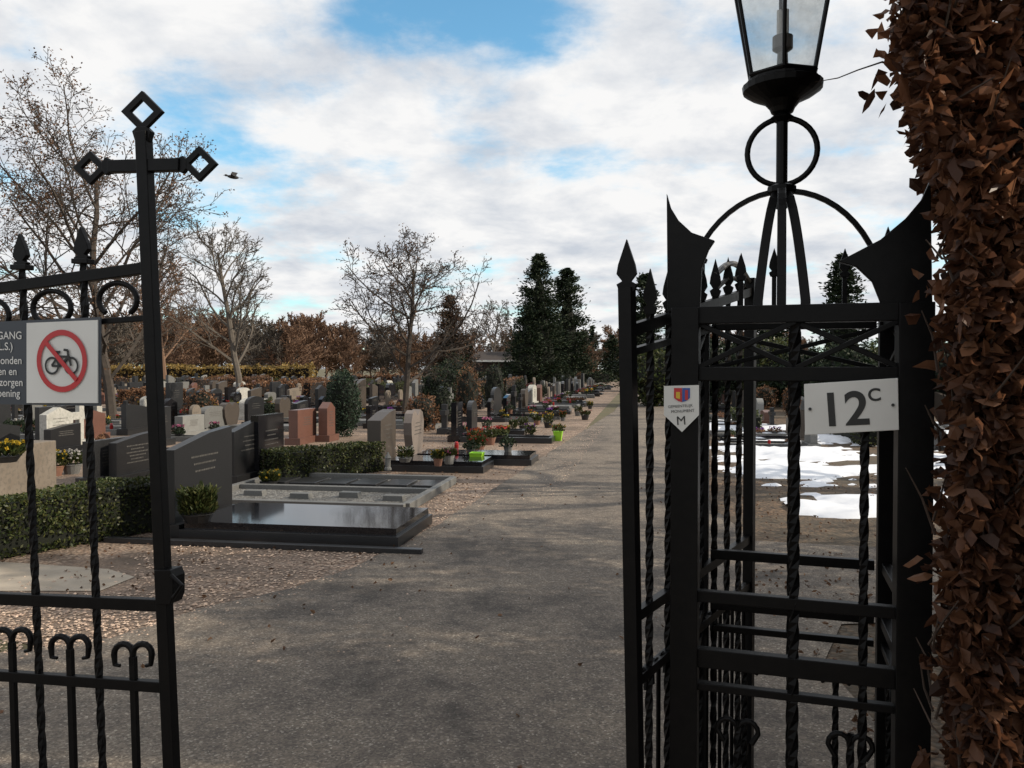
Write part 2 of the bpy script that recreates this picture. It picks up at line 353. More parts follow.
for i in range(170):
    px=-300+i*6.5+R.uniform(-6,6); D=R.uniform(95,150)
    if px>500 and R.random()<.5: continue
    top=R.uniform(314,340) if px<330 else R.uniform(326,348)
    z=1.6+(HOR-top)/F*D
    o=inst(R.choice(vari),'tree',gp(px,D),R.random()*6,(z/8.5*1.15,z/8.5*1.15,z/8.5)); o.parent=par0
def conifer(name,loc,H,W,seed,mat,n=7000,sz=.45,pw=.8):
    rng=random.Random(seed); mb=MB(); mb.tube([V((0,0,0)),V((0,0,H*.95))],[H*.02,H*.004],6,1)
    nb=int(n/40)
    mb.lathe(V((0,0,H*.04)),[(W*.2,0),(W*.26,H*.15),(W*.1,H*.6),(.02,H*.85)],8,2)
    for b in range(nb):
        f=rng.random()**1.25; z=H*(.03+.95*f); a=rng.random()*6.283; d=V((math.cos(a),math.sin(a),0))
        rad=W/2*((1-f)**pw)*rng.uniform(.62,1.22)*(1+.35*noise.noise(V((d.x*1.6,d.y*1.6,z*.55+seed*9))))+.05
        for k in range(40):
            u=rng.uniform(.25,1)**.7; sp=.12*rad+.09
            c=d*(rad*u)+V((rng.gauss(0,sp),rng.gauss(0,sp),z+u*rad*.12+rng.gauss(0,sp*.6)))
            mb.quad(c,sz*rng.uniform(.5,1.2),sz*.35,0,rng,(d+V((rng.gauss(0,.5),rng.gauss(0,.5),rng.uniform(-.2,.7)))).normalized())
    return mb.obj(name,[mat,bark,core],loc=loc)
conifer('conifer_tree',gp(539,80),13.2,6.2,1,ever,17000,.38,.58)
conifer('conifer_tree',gp(567,84),12.2,5.8,2,ever,16000,.38,.5)
conifer('conifer_tree',gp(527,78),7.8,4.2,3,ever,6000,.38,.6)
conifer('conifer_tree',gp(592,98),7.0,2.6,4,ever,3500,.4)
conifer('conifer_tree',gp(450,52),6.4,3.2,5,brcon,9000,.24,.6)
conifer('conifer_tree',gp(645,55),8.3,4.2,6,ever,9000,.32,.7)
conifer('conifer_tree',gp(842,48),8.6,4.4,7,ever,9000,.32,.7)
conifer('conifer_tree',gp(612,100),5.8,3,8,ever,4000,.4,.5)
conifer('conifer_tree',gp(770,60),6.2,4,9,ever,6000,.4,.5)
conifer('conifer_tree',gp(463,80),5.0,3,10,ever,3000,.4,.5)
conifer('conifer_tree',gp(520,90),5.5,3,11,ever,3000,.4,.5)
def bush(name,loc,r,n,sz,mat,amp=.35,seed=1,flat=0,zc=None):
    rng=random.Random(seed); mb=MB(); zc=r[2]*.95 if zc is None else zc; c=V((0,0,zc)); off=V((seed*3.3,0,0))
    mb.blob(c,(r[0]*.78,r[1]*.78,r[2]*.78),1,amp,rng,14)
    for i in range(n):
        d=V((rng.gauss(0,1),rng.gauss(0,1),rng.gauss(0,1))).normalized(); q=(1+amp*noise.noise(d*2.2+off)+amp*.5*noise.noise(d*6+off))*rng.uniform(.8,1.03)
        p=c+V((d.x*r[0],d.y*r[1],d.z*r[2]))*q
        if p.z<.02: continue
        mb.quad(p,sz*rng.uniform(.6,1.4),sz*.55,0,rng)
    return mb.obj(name,[mat,core],loc=loc)
bush('evergreen_bush',gp(444,33),(.95,.95,.85),3500,.1,ever,seed=2)
bush('evergreen_bush',gp(455,36),(1.0,1,1.1),3000,.1,ever,seed=12)
bush('cypress_shrub',G(343,437),(.42,.42,.8),4500,.055,cyp,.15,seed=3)
# tall shrubs and a tree to the right of the gate, outside the picture, shading the forecourt
bush('yew_tree',V((5.4,3.3,0)),(1.6,.95,2.5),9000,.09,ever,.4,seed=4)
bush('yew_tree',V((6.4,4.7,0)),(1.2,.75,2.5),7000,.09,ever,.5,seed=14)
baretree('bare_tree',V((7.6,5.3,0)),6.5,45,[bark,brleaf],dict(r=.03,n=[15,9,6,4],start=[.12,.15,.1,.1],rmin=.009),9000,.09)
for i,px in enumerate(range(655,1120,38)):
    D=R.uniform(27,38); top=R.uniform(326,352); h=1.6+(HOR-top)/F*D
    bush('evergreen_shrub',gp(px,D),(1.5*R.uniform(.8,1.3),1.3,h/2),3200,.17,ever if i%3 else boxw,.35,seed=20+i)
def hedge(name,p0,p1,w,h,n,sz,mat,cm=core,seed=1):
    rng=random.Random(seed); mb=MB(); ax=p1-p0; L=ax.length; ax=ax.normalized(); sd=ax.cross(V((0,0,1)))
    mb.box((p0+p1)/2+V((0,0,h*.48)),(L-sz*2.0,w-sz*2.2,h*.96-sz*1.2),ax,sd,V((0,0,1)),1)
    A=[L*w,L*h,L*h,w*h,w*h]; tot=sum(A)
    for i in range(n):
        k=rng.random()*tot; u=rng.random(); v=rng.random(); dep=abs(rng.gauss(0,sz*.9))
        if k<A[0]: p=(u*L,(v-.5)*w,h-dep)
        elif k<A[0]+A[1]: p=(u*L,w/2-dep,v*h)
        elif k<A[0]+2*A[1]: p=(u*L,-w/2+dep,v*h)
        elif k<tot-A[4]: p=(dep,(u-.5)*w,v*h)
        else: p=(L-dep,(u-.5)*w,v*h)
        q=p0+ax*p[0]+sd*p[1]+V((0,0,p[2])); nz=noise.noise(q*2.5)*sz*1.8+noise.noise(q*.9+V((9,0,0)))*sz*1.5
        q=q+V((nz,nz*.6,nz if p[2]>.1 else 0))
        if q.z<.01: continue
        mb.quad(q,sz*rng.uniform(.6,1.4),sz*.6,0,rng)
    return mb.obj(name,[mat,cm])
hedge('boxwood_hedge',G(-40,562),G(152,528),.5,.5,10000,.035,boxw,seed=2)
hedge('boxwood_hedge',G(272,482),G(372,470),.6,.45,7000,.04,boxw,seed=3)
hedge('clipped_hedge',gp(95,72),gp(312,72),1.2,1.75,7000,.25,gold,corebr,seed=5)
hedge('clipped_hedge',gp(-150,60),gp(60,66),1.2,1.5,6000,.25,gold,corebr,seed=6)
hedge('beech_hedge',gp(245,40),gp(335,46),.7,.85,3500,.12,rust,corebr,seed=7)
hedge('beech_hedge',gp(0,38),gp(110,42),.7,1.0,3500,.12,rust,corebr,seed=8)
hedge('beech_hedge',gp(120,33),gp(200,36),.6,.7,3500,.1,rust,corebr,seed=9)
hedge('beech_hedge',gp(350,60),gp(420,62),.8,1.1,2500,.16,rust,corebr,seed=10)
hedge('clipped_hedge',gp(430,75),gp(610,80),1,1.2,3000,.22,ever,seed=11)
# big beech hedge at the gate; its end is trimmed back obliquely beside the pillar
def bigbeech():
    rng=random.Random(5); mb=MB(); n=62000
    x1,y0,y1,h=6.0,1.60,2.55,3.6
    X0=lambda y,z: .535*y+.045-.12*max(0,min(1,(z-1.95)/.35))
    e=.14
    q=[(X0(y0+e,0)+e,y0+e),(x1,y0+e),(x1,y1-e),(X0(y1-e,0)+e,y1-e)]
    mb.add([(a,b,z) for z in (0,h-.12) for a,b in q],[(3,2,1,0),(4,5,6,7),(0,1,5,4),(1,2,6,5),(2,3,7,6),(3,0,4,7)],1)
    for i in range(n):
        k=rng.random(); z=rng.uniform(0,h); dep=abs(rng.gauss(0,.08))
        if k<.38: y=rng.uniform(y0,y1); p=V((X0(y,z)+dep,y,z)); nd=V((-.5,-.3,-.5))
        elif k<.88: p=V((X0(y0,z)+abs(rng.gauss(0,1))*.5,y0+dep,z)); nd=V((0,-1,-.4))
        elif k<.93: p=V((rng.uniform(X0(y0,z),x1),y0+dep,z)); nd=V((0,-1,-.3))
        elif k<.97: p=V((rng.uniform(X0(y1,z),x1),y1-dep,z)); nd=V((0,1,-.3))
        else: p=V((rng.uniform(X0(y0,z),x1),rng.uniform(y0,y1),h-dep)); nd=V((0,0,1))
        nz=noise.noise(p*2.6)*.06+noise.noise(p*7)*.05
        if noise.noise(p*5.5+V((3,1,7)))>.32 and rng.random()<.6: continue
        p=p+V((abs(nz)*.5 if z<1.95 else nz,nz*.5,0))
        d=nd+V((rng.gauss(0,.8),rng.gauss(0,.8),rng.gauss(0,.8)))
        mb.leaf(p,rng.uniform(.026,.058),rng.uniform(.016,.036),0,rng,d)
    for i in range(1500):
        z=rng.uniform(.05,h); y=rng.uniform(y0,y1)
        p=V((X0(y,z)+rng.uniform(.03,.15),y,z)) if i%2 else V((X0(y0,z)+rng.uniform(0,1),y0+rng.uniform(0,.15),z))
        d=V((rng.gauss(0,.25),rng.gauss(-.15,.4),rng.gauss(.7,.4))).normalized(); L=rng.uniform(.08,.18)
        q_=p+d*L*.5+V((rng.gauss(0,.012),)*3); mb.tube([p,q_,p+d*L],[.003,.0024,.0012],4,2)
    a=P(882,62,2.2); mb.tube([a+V((.12,0,-.03)),a,P(858,70,2.2),P(838,78,2.2),P(815,82,2.2)],[.003,.003,.0022,.0018,.001],4,2)
    mb.obj('beech_hedge',[beech,corebr,twigm])
bigbeech()

# ---------------------------------------------------------------- graves
def profile(style,w,h):
    if style=='flat': return [(-w/2,0),(w/2,0),(w/2,h),(-w/2,h)]
    if style=='slant': return [(-w/2,0),(w/2,0),(w/2,h),(w*.1,h*.96),(-w/2,h*.82)]
    if style=='gable': return [(-w/2,0),(w/2,0),(w/2,h*.82),(0,h),(-w/2,h*.82)]
    if style=='round': return [(-w/2,0),(w/2,0)]+[(w/2*math.cos(a),h*.72+h*.28*math.sin(a)) for a in [math.pi*i/10 for i in range(11)]]
    if style=='wave': return [(-w/2,0),(w/2,0)]+[(w/2-w*i/10,h*(.88+.1*math.sin(i/10*5.5))) for i in range(11)]
    if style=='heart': return [(-w*.32,0),(w*.32,0),(w*.48,h*.45),(w*.5,h*.72),(w*.4,h*.93),(w*.22,h),(w*.05,h*.9),(0,h*.86),(-w*.05,h*.9),(-w*.22,h),(-w*.4,h*.93),(-w*.5,h*.72),(-w*.48,h*.45)]
    if style=='cross':
        a=w*.13; return [(-a,0),(a,0),(a,h*.55),(w/2,h*.55),(w/2,h*.75),(a,h*.75),(a,h),(-a,h),(-a,h*.75),(-w/2,h*.75),(-w/2,h*.55),(-a,h*.55)]
def gravemesh(style,w,h,th,sl=2.0,kind='slab',rng=R,base=True,letters=True,decor=0):
    mb=MB(); X=V((1,0,0)); z0=.0
    if base: mb.box((0,0,.07),(th+.14,w+.1,.14),mi=0); z0=.14
    pr=profile(style,w,h-z0)
    mb.ext([V((0,y,z0+z)) for y,z in pr],X,th,0)
    if letters and style!='cross':
        for r_ in range(rng.randint(3,6)):
            hw=w*rng.uniform(.14,.28); z=z0+(h-z0)*(.70-.085*r_); y=-hw
            while y<hw:
                l=rng.uniform(.010,.022); mb.box((th/2+.001,y+l/2,z),(.002,l,.017),mi=2); y+=l+.013
    if sl and kind=='slab':
        mb.box((th/2+.1+sl/2,0,.05),(sl+.06,w+.1,.1),mi=3); mb.box((th/2+.1+sl/2,0,.135),(sl,w+.02,.07),mi=1)
    elif sl:
        x0=th/2+.09
        for sy in (-1,1): mb.box((x0+sl/2,sy*(w/2),.06),(sl,.08,.12),mi=1)
        mb.box((x0+sl+.04,0,.06),(.08,w+.08,.12),mi=1); mb.box((x0+sl/2,0,.025),(sl,w-.08,.05),mi=3)
        if kind=='tile': mb.box((x0+sl*.6,0,.07),(sl*.5,w*.5,.06),mi=1)
    if sl:
        zb_=.17 if kind=='slab' else .07
        for _ in range(decor):
            x=th/2+rng.uniform(.25,sl*.9); y=rng.uniform(-.35,.35)*w; r=rng.uniform(.07,.15); kk=rng.random(); hh=rng.uniform(.08,.22)
            if kk<.22:
                mb.lathe(V((x,y,zb_)),[(.035,0),(.04,.1),(.03,.11),(.042,.12),(.02,.15)],8,6)
                continue
            mb.lathe(V((x,y,zb_)),[(r*.5,0),(r*.7,hh*.6),(r*.6,hh*.6)],10,7)
            for i in range(int(70+900*r)):
                a=rng.random()*6.283; q=rng.random()**.5*r*1.3
                mb.quad(V((x+math.cos(a)*q,y+math.sin(a)*q,zb_+hh*.5+rng.uniform(0,hh*1.1)*(1.2-q/r*.6))),.06,.03,4,rng)
            if kk>.5:
                for i in range(30):
                    a=rng.random()*6.283; q=rng.random()**.5*r*1.2; mb.quad(V((x+math.cos(a)*q,y+math.sin(a)*q,zb_+hh*1.3+rng.uniform(0,.06))),.045,.04,5,rng)
    return mb
def gmats(st,sm,under=None): return [gr[st],gr[sm],letter,under or gravel2,R.choice([boxw,boxw,ever,rust]),PET[R.choice(['yellow','red','pink','white','orange','red','yellow','purple'])],candle,R.choice([terra,gr['grey'],gr['dgrey'],blackp])]
def near(px,py,style,w,h,th,st,sl=0,kind='slab',slm=None,rz=0,letters=True,decor=0):
    t,s=ts(G(px,py)); mb=gravemesh(style,w,h,th,sl,kind,R,True,letters,decor)
    o=mb.obj('grave',gmats(st,slm or st,gr['dgrey'] if sl and kind=='slab' else None),bevel=0 if decor else .008,loc=T(t,s,.004)); o.rotation_euler=(0,0,-PA+rz)
near(201,528,'slant',1.05,.98,.10,'blackmatt',2.05,'slab','black')
near(108,484,'flat',.85,.62,.12,'dgrey'); near(134,482,'slant',.9,.68,.12,'blackmatt')
near(246,482,'slant',.85,.86,.12,'blackmatt',0); near(268,477,'flat',.8,.92,.12,'black',0)
near(14,524,'flat',.85,.82,.3,'tan',letters=False)
near(57,452,'gable',.7,.85,.15,'white'); near(80,447,'cross',.5,.9,.1,'white')
near(303,443,'flat',.95,.72,.2,'red',0); near(327,441,'gable',.45,.85,.2,'red',0)
near(382,468,'slant',.75,.92,.22,'brown',1.5,'slab','black'); near(414,461,'heart',.75,.88,.14,'pink',1.9,'slab','black',decor=3)
near(457,441,'flat',.6,.85,.12,'black',1.9,'kerb','dgrey',decor=4); near(472,438,'round',.6,.85,.12,'dgrey')
near(440,421,'slant',.6,.95,.15,'brown',1.8,'kerb','dgrey',decor=3); near(212,432,'round',1.0,.65,.2,'grey'); near(190,437,'flat',.9,.5,.2,'lgrey')
near(160,446,'flat',.6,.8,.12,'dgrey')
near(372,428,'flat',.6,.6,.12,'black',1.6,'kerb','grey',decor=3); near(352,424,'gable',.6,.6,.12,'grey')
def plot():
    mb=MB(); L=2.6; W=2.3
    for sy in (-1,1): mb.box((L/2,sy*W/2,.05),(L,.09,.1),mi=0)
    for x in (0,L): mb.box((x,0,.05),(.09,W-.1,.1),mi=0)
    mb.box((L/2,0,.05),(L-.1,.09,.098),mi=0); mb.box((L/2,0,.02),(L-.1,W-.1,.04),mi=1)
    for k in range(6): mb.box((L*.12+k*.42,.58,.06),(.36,.5,.05),mi=2)
    for k,(x,y) in enumerate(((.5,-.5),(1.15,-.62),(1.7,-.45),(2.3,-.6))): mb.box((x,y,.065),(.26,.13,.08),mi=3,taper=.9)
    o=mb.obj('grave_plot',[gr['grey'],gravel2,gr['dgrey'],gr['grey']],bevel=.006); t,s=ts(G(333,494)); o.location=T(t-L/2,s,.004); o.rotation_euler=(0,0,-PA)
plot()
kb=MB(); t0,s0=ts(G(201,528))
kb.box((1.0,-.75,.025),(3.0,.07,.05),mi=0)
o=kb.obj('grave_kerb',[gr['dgrey']],bevel=.005,loc=T(t0,s0,.004)); o.rotation_euler=(0,0,-PA)
styles=['flat','slant','gable','round','wave','heart','flat','slant','cross','round']
stn=['black','dgrey','black','grey','dgrey','brown','blackmatt','lgrey','grey','dgrey','tan','dgrey','black','red','blackmatt','dgrey','white','grey','brown','black']
GM=[]
for k in range(36):
    st=stn[k%len(stn)]; mb=gravemesh(styles[(k*7+k//10)%10],R.uniform(.5,1.05),R.uniform(.55,1.1),R.uniform(.1,.2),1.8,R.choice(['slab','kerb','tile','kerb']),R,True,k%2==0,R.choice([1,2,3,4]))
    o=mb.obj('tmp',gmats(st,R.choice([st,'dgrey','grey','black']))); GM.append(o.data); bpy.data.objects.remove(o)
rows=[(-4.7,0,14.5),(-6.3,1,14.0),(-10.6,0,12),(-12.2,1,11),(-16.4,0,12),(-18,1,13),(-22.2,0,16),(-23.8,1,18),(-28,0,22),(-29.6,1,25),(-34,0,28),(-36,1,28),(-41,0,30),(-46,0,32),(3.4,1,14),(5.6,0,12.5),(8.4,1,15),(10.5,0,17),(13.5,1,18),(15.5,0,22)]
for t,back,s0_ in rows:
    s_=s0_
    while s_<72:
        s_+=R.uniform(1.15,1.75)
        if R.random()<.13: continue
        if t==-6.3 and s_<20 and R.random()<.6: continue
        if t==-4.7 and (s_<18.6): continue
        if t>0 and s_<26 and R.random()<.15: continue
        k=R.uniform(.75,1.1)
        inst(R.choice(GM),'grave',T(t+R.uniform(-.15,.15),s_,.004),-PA+(math.pi if back else 0)+R.uniform(-.05,.05),(k,k,k*R.uniform(.85,1.15)*(.7 if t>0 else 1)))
for i in range(18):
    t=R.choice([-8.6,-14.4,-20.2,-26,-31.8]); s_=R.uniform(24,60); L=R.uniform(3,8)
    hedge('low_beech_hedge',T(t,s_),T(t,s_+L),.5,R.uniform(.6,1.1),1500,.09,R.choice([rust,rust,boxw]),corebr,seed=70+i)
for i,(t,s_,L) in enumerate(((4.5,17,5),(7.0,15,4),(2.6,20,4))): hedge('low_beech_hedge',T(t,s_),T(t,s_+L),.4,.45,1800,.06,boxw,core,seed=90+i)
for i in range(48):
    t=R.choice([-5.5,-5.5,-11.4,-17.2,-23,-29,-34,4.6,9.5,4.6]); s_=R.uniform(18,70); r=R.uniform(.2,.5)
    bush('garden_shrub',T(t,s_),(r,r,r*R.uniform(.8,2.2)),900,.07,R.choice([ever,boxw,rust,cyp,ever]),.3,seed=100+i)
def potplant(px,py,col,r=.12,pot=terra,ph=.14,n=260,fh=.22,fn=40,z=0,name='flower_pot',square=False):
    mb=MB(); rng=random.Random(int(px*7+py)); loc=G(px,py,z)
    mb.lathe(V((0,0,0)),[(r*.62,0),(r*.85,ph),(r*.9,ph),(r*.9,ph*1.08),(r*.75,ph*1.08),(r*.7,ph*.95)],4 if square else 14,0,rot=.6)
    for i in range(n):
        a=rng.random()*6.283; q=rng.random()**.5*r*1.25; d=V((math.cos(a)*.6,math.sin(a)*.6,rng.uniform(.4,1)))
        mb.leaf(V((math.cos(a)*q*.7,math.sin(a)*q*.7,ph+rng.uniform(0,fh*.7))),rng.uniform(.04,.09),.025,1,rng,d)
    for i in range(fn):
        a=rng.random()*6.283; q=rng.random()**.5*r*1.3; c=V((math.cos(a)*q,math.sin(a)*q,ph+fh*rng.uniform(.5,1.05)))
        for k in range(5): mb.quad(c,.04,.03,2,rng)
    return mb.obj(name,[pot,boxw,PET[col]],loc=loc)
potplant(198,522,'white',.17,blackp,.08,900,.3,0,z=.17)
potplant(270,489,'yellow',.12,blackp,.1,350,.14,14)
potplant(405,462,'white',.12,gr['grey'],.06,200,.2,20,z=.17); potplant(438,466,'yellow',.08,terra,.1,150,.14,20,z=.17); potplant(449,464,'pink',.1,gr['lgrey'],.12,200,.1,16,z=.17)
potplant(477,467,'orange',.17,lime,.22,0,0,0,name='lime_planter',square=True)
potplant(478,452,'red',.15,terra,.1,300,.25,20,name='flower_pot'); potplant(474,448,'orange',.13,terra,.1,260,.3,40)
potplant(54,476,'yellow',.16,terra,.14,300,.25,30); potplant(72,474,'white',.16,gr['grey'],.14,300,.22,40); potplant(5,462,'yellow',.14,blackp,.05,300,.12,50,z=.82)
for (px,py,c) in [(505,437,'yellow'),(513,433,'red'),(523,431,'pink'),(537,425,'white'),(548,428,'yellow'),(558,437,'red'),(563,421,'orange'),(530,440,'purple'),(578,416,'white'),(590,409,'yellow'),(555,414,'pink'),(490,445,'white'),(585,420,'red')]:
    k=R.uniform(.7,1.2); potplant(px,py,c,.13*k,R.choice([terra,gr['grey'],gr['dgrey'],blackp]),.13*k,200,.2*R.uniform(.6,1.5),R.choice([4,14,30]))
potplant(558,441,'yellow',.16,lime,.2,60,.2,10,name='lime_planter',square=True)
orn=MB(); orn.lathe(V((0,0,0)),[(.05,0),(.05,.03),(.035,.04),(.04,.16),(.05,.17),(.02,.22),(.008,.25)],8,0); orn.obj('grave_candle_lantern',[gr['grey']],loc=G(388,470,.17))

# ---------------------------------------------------------------- building
D=88; b0=gp(473,D); par1=bpy.data.objects.new('brick_chapel_building',None); scene.collection.objects.link(par1)
w=(516-473)/F*D; z1=1.6+(HOR-361)/F*D; z2=1.6+(HOR-351)/F*D
mb=MB(); mb.box((b0.x+w/2,D+3,z1/2),(w,6,z1)); mb.obj('walls',[brick],parent=par1)
mb=MB(); mb.add([(b0.x-.5,D-.6,z1),(b0.x+w+.5,D-.6,z1),(b0.x+w+.5,D+6.6,z1),(b0.x-.5,D+6.6,z1),(b0.x+.3,D+3,z2),(b0.x+w-.3,D+3,z2)],[(0,1,5,4),(1,2,5),(2,3,4,5),(3,0,4),(3,2,1,0)]); mb.obj('roof',[roofm],parent=par1)
mb=MB(); mb.box((b0.x+w/2,D-.66,z1+.0),(w+1,.08,.2)); mb.obj('fascia',[whitep],parent=par1)
for i in range(3):
    mb=MB(); mb.box((b0.x+w*(i+.5)/3,D-.02,z1*.55),(.9,.06,1.1)); mb.obj('window_%d'%(i+1),[wglass],parent=par1)

# ---------------------------------------------------------------- left gate leaf
Lp,Ln=plane(((0-512)/F*2.36,2.36),((165-512)/F*2.2,2.2))
lg=MB()
def spear(mb,p,up,w,h,n):
    side=up.cross(n).normalized()
    pts=[p-side*w*.35,p-side*w*.5+up*h*.14,p-side*w*.22+up*h*.2,p-side*w*.5+up*h*.34,p-side*w*.42+up*h*.52,p+up*h,p+side*w*.42+up*h*.52,p+side*w*.5+up*h*.34,p+side*w*.22+up*h*.2,p+side*w*.5+up*h*.14,p+side*w*.35]
    mb.ext(pts,n,.016)
px2m=2.28/F
lg.bar(Lp(143.5,132),Lp(179,930),.036,.030,Ln)
def diamond(c,r,w):
    q=[Lp(c[0]+a*r,c[1]+b*r) for a,b in ((0,-1),(1,0),(0,1),(-1,0))]; k=(r-w)/r
    qi=[Lp(c[0]+a*r*k,c[1]+b*r*k) for a,b in ((0,-1),(1,0),(0,1),(-1,0))]
    vs=[p+Ln*.006 for p in q+qi]+[p-Ln*.006 for p in q+qi]; fs=[]
    for i in range(4):
        j=(i+1)%4; fs+= [(i,j,4+j,4+i),(8+i,12+i,12+j,8+j),(i,8+i,8+j,j),(4+i,4+j,12+j,12+i)]
    lg.add(vs,fs)
diamond((143,112),21,9.5); diamond((91,168),17,8.5); diamond((200,164),18,8.5)
lg.bar(Lp(110,167),Lp(181,165),.034,.024,Ln,)
for dx,cx in((-1,104),(1,187)):
    y=166.5 if dx<0 else 165
    lg.ext([Lp(cx-dx*10,y-5.5),Lp(cx-dx*3,y-9),Lp(cx+dx*1,y-4),Lp(cx+dx*1,y+4),Lp(cx-dx*3,y+9),Lp(cx-dx*10,y+5.5)],Ln,.014)
lg.ext([Lp(137,142),Lp(134,132),Lp(139,127),Lp(148,127),Lp(153,132),Lp(150,142)],Ln,.018)
bars=[(83,105,262),(22,46,268),(-40,-12,276),(-102,-70,284),(-165,-128,292),(-228,-186,300)]
for xt,xb,yt in bars:
    p0=Lp(xt,yt); p1=Lp(xb+4,930); lg.twist(p0,p1,.0088,6.5)
    u=(p0-p1).normalized(); lg.ext([Lp(xt-8,yt+2),Lp(xt-8,yt-3),Lp(xt+8,yt-3),Lp(xt+8,yt+2)],Ln,.03); spear(lg,p0,u,.052,.10,Ln)
lg.bar(Lp(-300,330),Lp(147,268),.032,.024,Ln)
lg.bar(Lp(-300,352),Lp(149,318),.016,.02,Ln)
lg.bar(Lp(-300,586),Lp(166,605),.034,.024,Ln); lg.bar(Lp(-300,654),Lp(170,687),.03,.022,Ln); lg.bar(Lp(-300,850),Lp(175,905),.034,.022,Ln)
for cx,cy in ((118,300),(52,308),(-10,316),(-72,324),(-135,332)):
    pts=[Lp(cx+math.cos(a)*19,cy-math.sin(a)*17) for a in [math.radians(-50+280*i/18) for i in range(19)]]; lg.tube(pts,.0085,6)
def ram(fn,mb,cx,y,yb,s=1.0,r=.0095,dx=0):
    mb.bar(fn(cx+dx,yb),fn(cx,y+6*s),.02,.014,Ln)
    for sg in(-1,1):
        pts=[fn(cx,y+14*s),fn(cx,y+8*s)]+[fn(cx+sg*(9*s-9*s*math.cos(a)),y+4*s-9*s*math.sin(a)*1.1) for a in [math.pi*i/8 for i in range(9)]]+[fn(cx+sg*17*s,y+14*s),fn(cx+sg*12*s,y+15*s)]
        mb.tube(pts,[r]*(len(pts)-2)+[r*.8,r*.6],6)
for cx in (133,70,12,-48,-108,-168): ram(Lp,lg,cx,650-(133-cx)*.12,905,1.05,dx=8)
lg.ext([Lp(160,568),Lp(176,568),Lp(179,575),Lp(179,594),Lp(176,602),Lp(162,602)],Ln,.05); lg.tube([Lp(171,575,.03),Lp(182,585,.03),Lp(173,598,.03)],.006,6)
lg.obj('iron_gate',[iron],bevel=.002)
ns=MB()
def rect(mb,fn,n,x0,x1,yt0,yt1,yb0,yb1,off,th,mi=0): mb.ext([fn(x0,yt0,off),fn(x1,yt1,off),fn(x1,yb1,off),fn(x0,yb0,off)],n,th,mi)
rect(ns,Lp,Ln,-118,101,327,317,402,406,.022,.004,1)
rect(ns,Lp,Ln,27,98,323,320,403,403,.026,.003,0)
so=ns.obj('no_cycling_sign',[whitep,slate])
ic=MB(); c=Lp(61.5,361,.031); ux=(Lp(80,361,.031)-c).normalized(); uy=V((0,0,1)); uy=(uy-ux*uy.dot(ux)).normalized(); sc=31*px2m
def ringflat(mb,c,r0,r1,mi,seg=40,off=0):
    vs=[];cc=c+Ln*off
    for k in range(seg):
        a=2*math.pi*k/seg; d=ux*math.cos(a)+uy*math.sin(a); vs+= [cc+d*r0,cc+d*r1]
    mb.add(vs,[(2*k,2*k+1,(2*k+3)%(2*seg),(2*k+2)%(2*seg)) for k in range(seg)],mi)
ringflat(ic,c,sc*.82,sc,0)
def seg2(a,b,w,mi,off): 
    p=c+ux*a[0]*sc+uy*a[1]*sc+Ln*off; q=c+ux*b[0]*sc+uy*b[1]*sc+Ln*off; ic.bar(p,q,w*sc,.001,Ln,mi)
for wx in(-.38,.38): ringflat(ic,c+ux*wx*sc-uy*.15*sc,sc*.22,sc*.29,1,24,.0005)
W1=(-.38,-.15);W2=(.38,-.15);BB=(-.05,-.17);SE=(-.16,.26);HD=(.26,.26)
for a,b in ((W1,BB),(W1,(-.13,.14)),(BB,SE),((-.13,.14),(.28,.14)),(BB,(.28,.14)),(HD,W2),((-.28,.29),(-.04,.29)),((.26,.34),(.1,.36)),(HD,(.26,.34))): seg2(a,b,.075,1,.001)
seg2((-.6,.6),(.6,-.6),.15,0,.0025)
o=ic.obj('cycling_symbol',[redp,blackp],parent=so)
for s_,x,y in (('TOEGANG',22,339),('(M.U.V. HONDEN A.L.S.)',13,350),('Verboden honden',22,364),('te brengen en',17,375),('te verzorgen',23,386),('van opening',20,397)):
    text(s_,11*px2m,Lp(x,y,.026),ux,uy,whitep,so,'lettering',.0002,True)

# ---------------------------------------------------------------- right gate pillar
A=((686-512)/F*2.12,2.12); B=((914-512)/F*1.95,1.95)
Fp,Fn=plane(A,B); FL=V((A[0],A[1],0)); FR=V((B[0],B[1],0)); ex=(FR-FL); Wd=ex.length; ex.normalize(); ey=-Fn
BL=FL+ey*.5; BR=FR+ey*.5; Z=V((0,0,1)); C=(FL+BR)/2+ex*(-.034)
def at(p,z): return V((p.x,p.y,z))
def ZF(py,D=2.04): return 1.6+(HOR-py)/F*D
zt=ZF(314,2.04); zr2=ZF(374); zl1=ZF(604); zl2=ZF(668); zl3=ZF(690)
rg=MB()
for p,w in ((FL,.070),(FR,.078),(BL,.045),(BR,.045)):
    rg.box(at(p,(zt+.02)/2),(w,w,zt+.02),ex,ey,Z)
def rail(p,q,z,h,d,inset=.03):
    dr=(q-p).normalized(); rg.bar(at(p+dr*inset,z),at(q-dr*inset,z),h,d,dr.cross(Z))
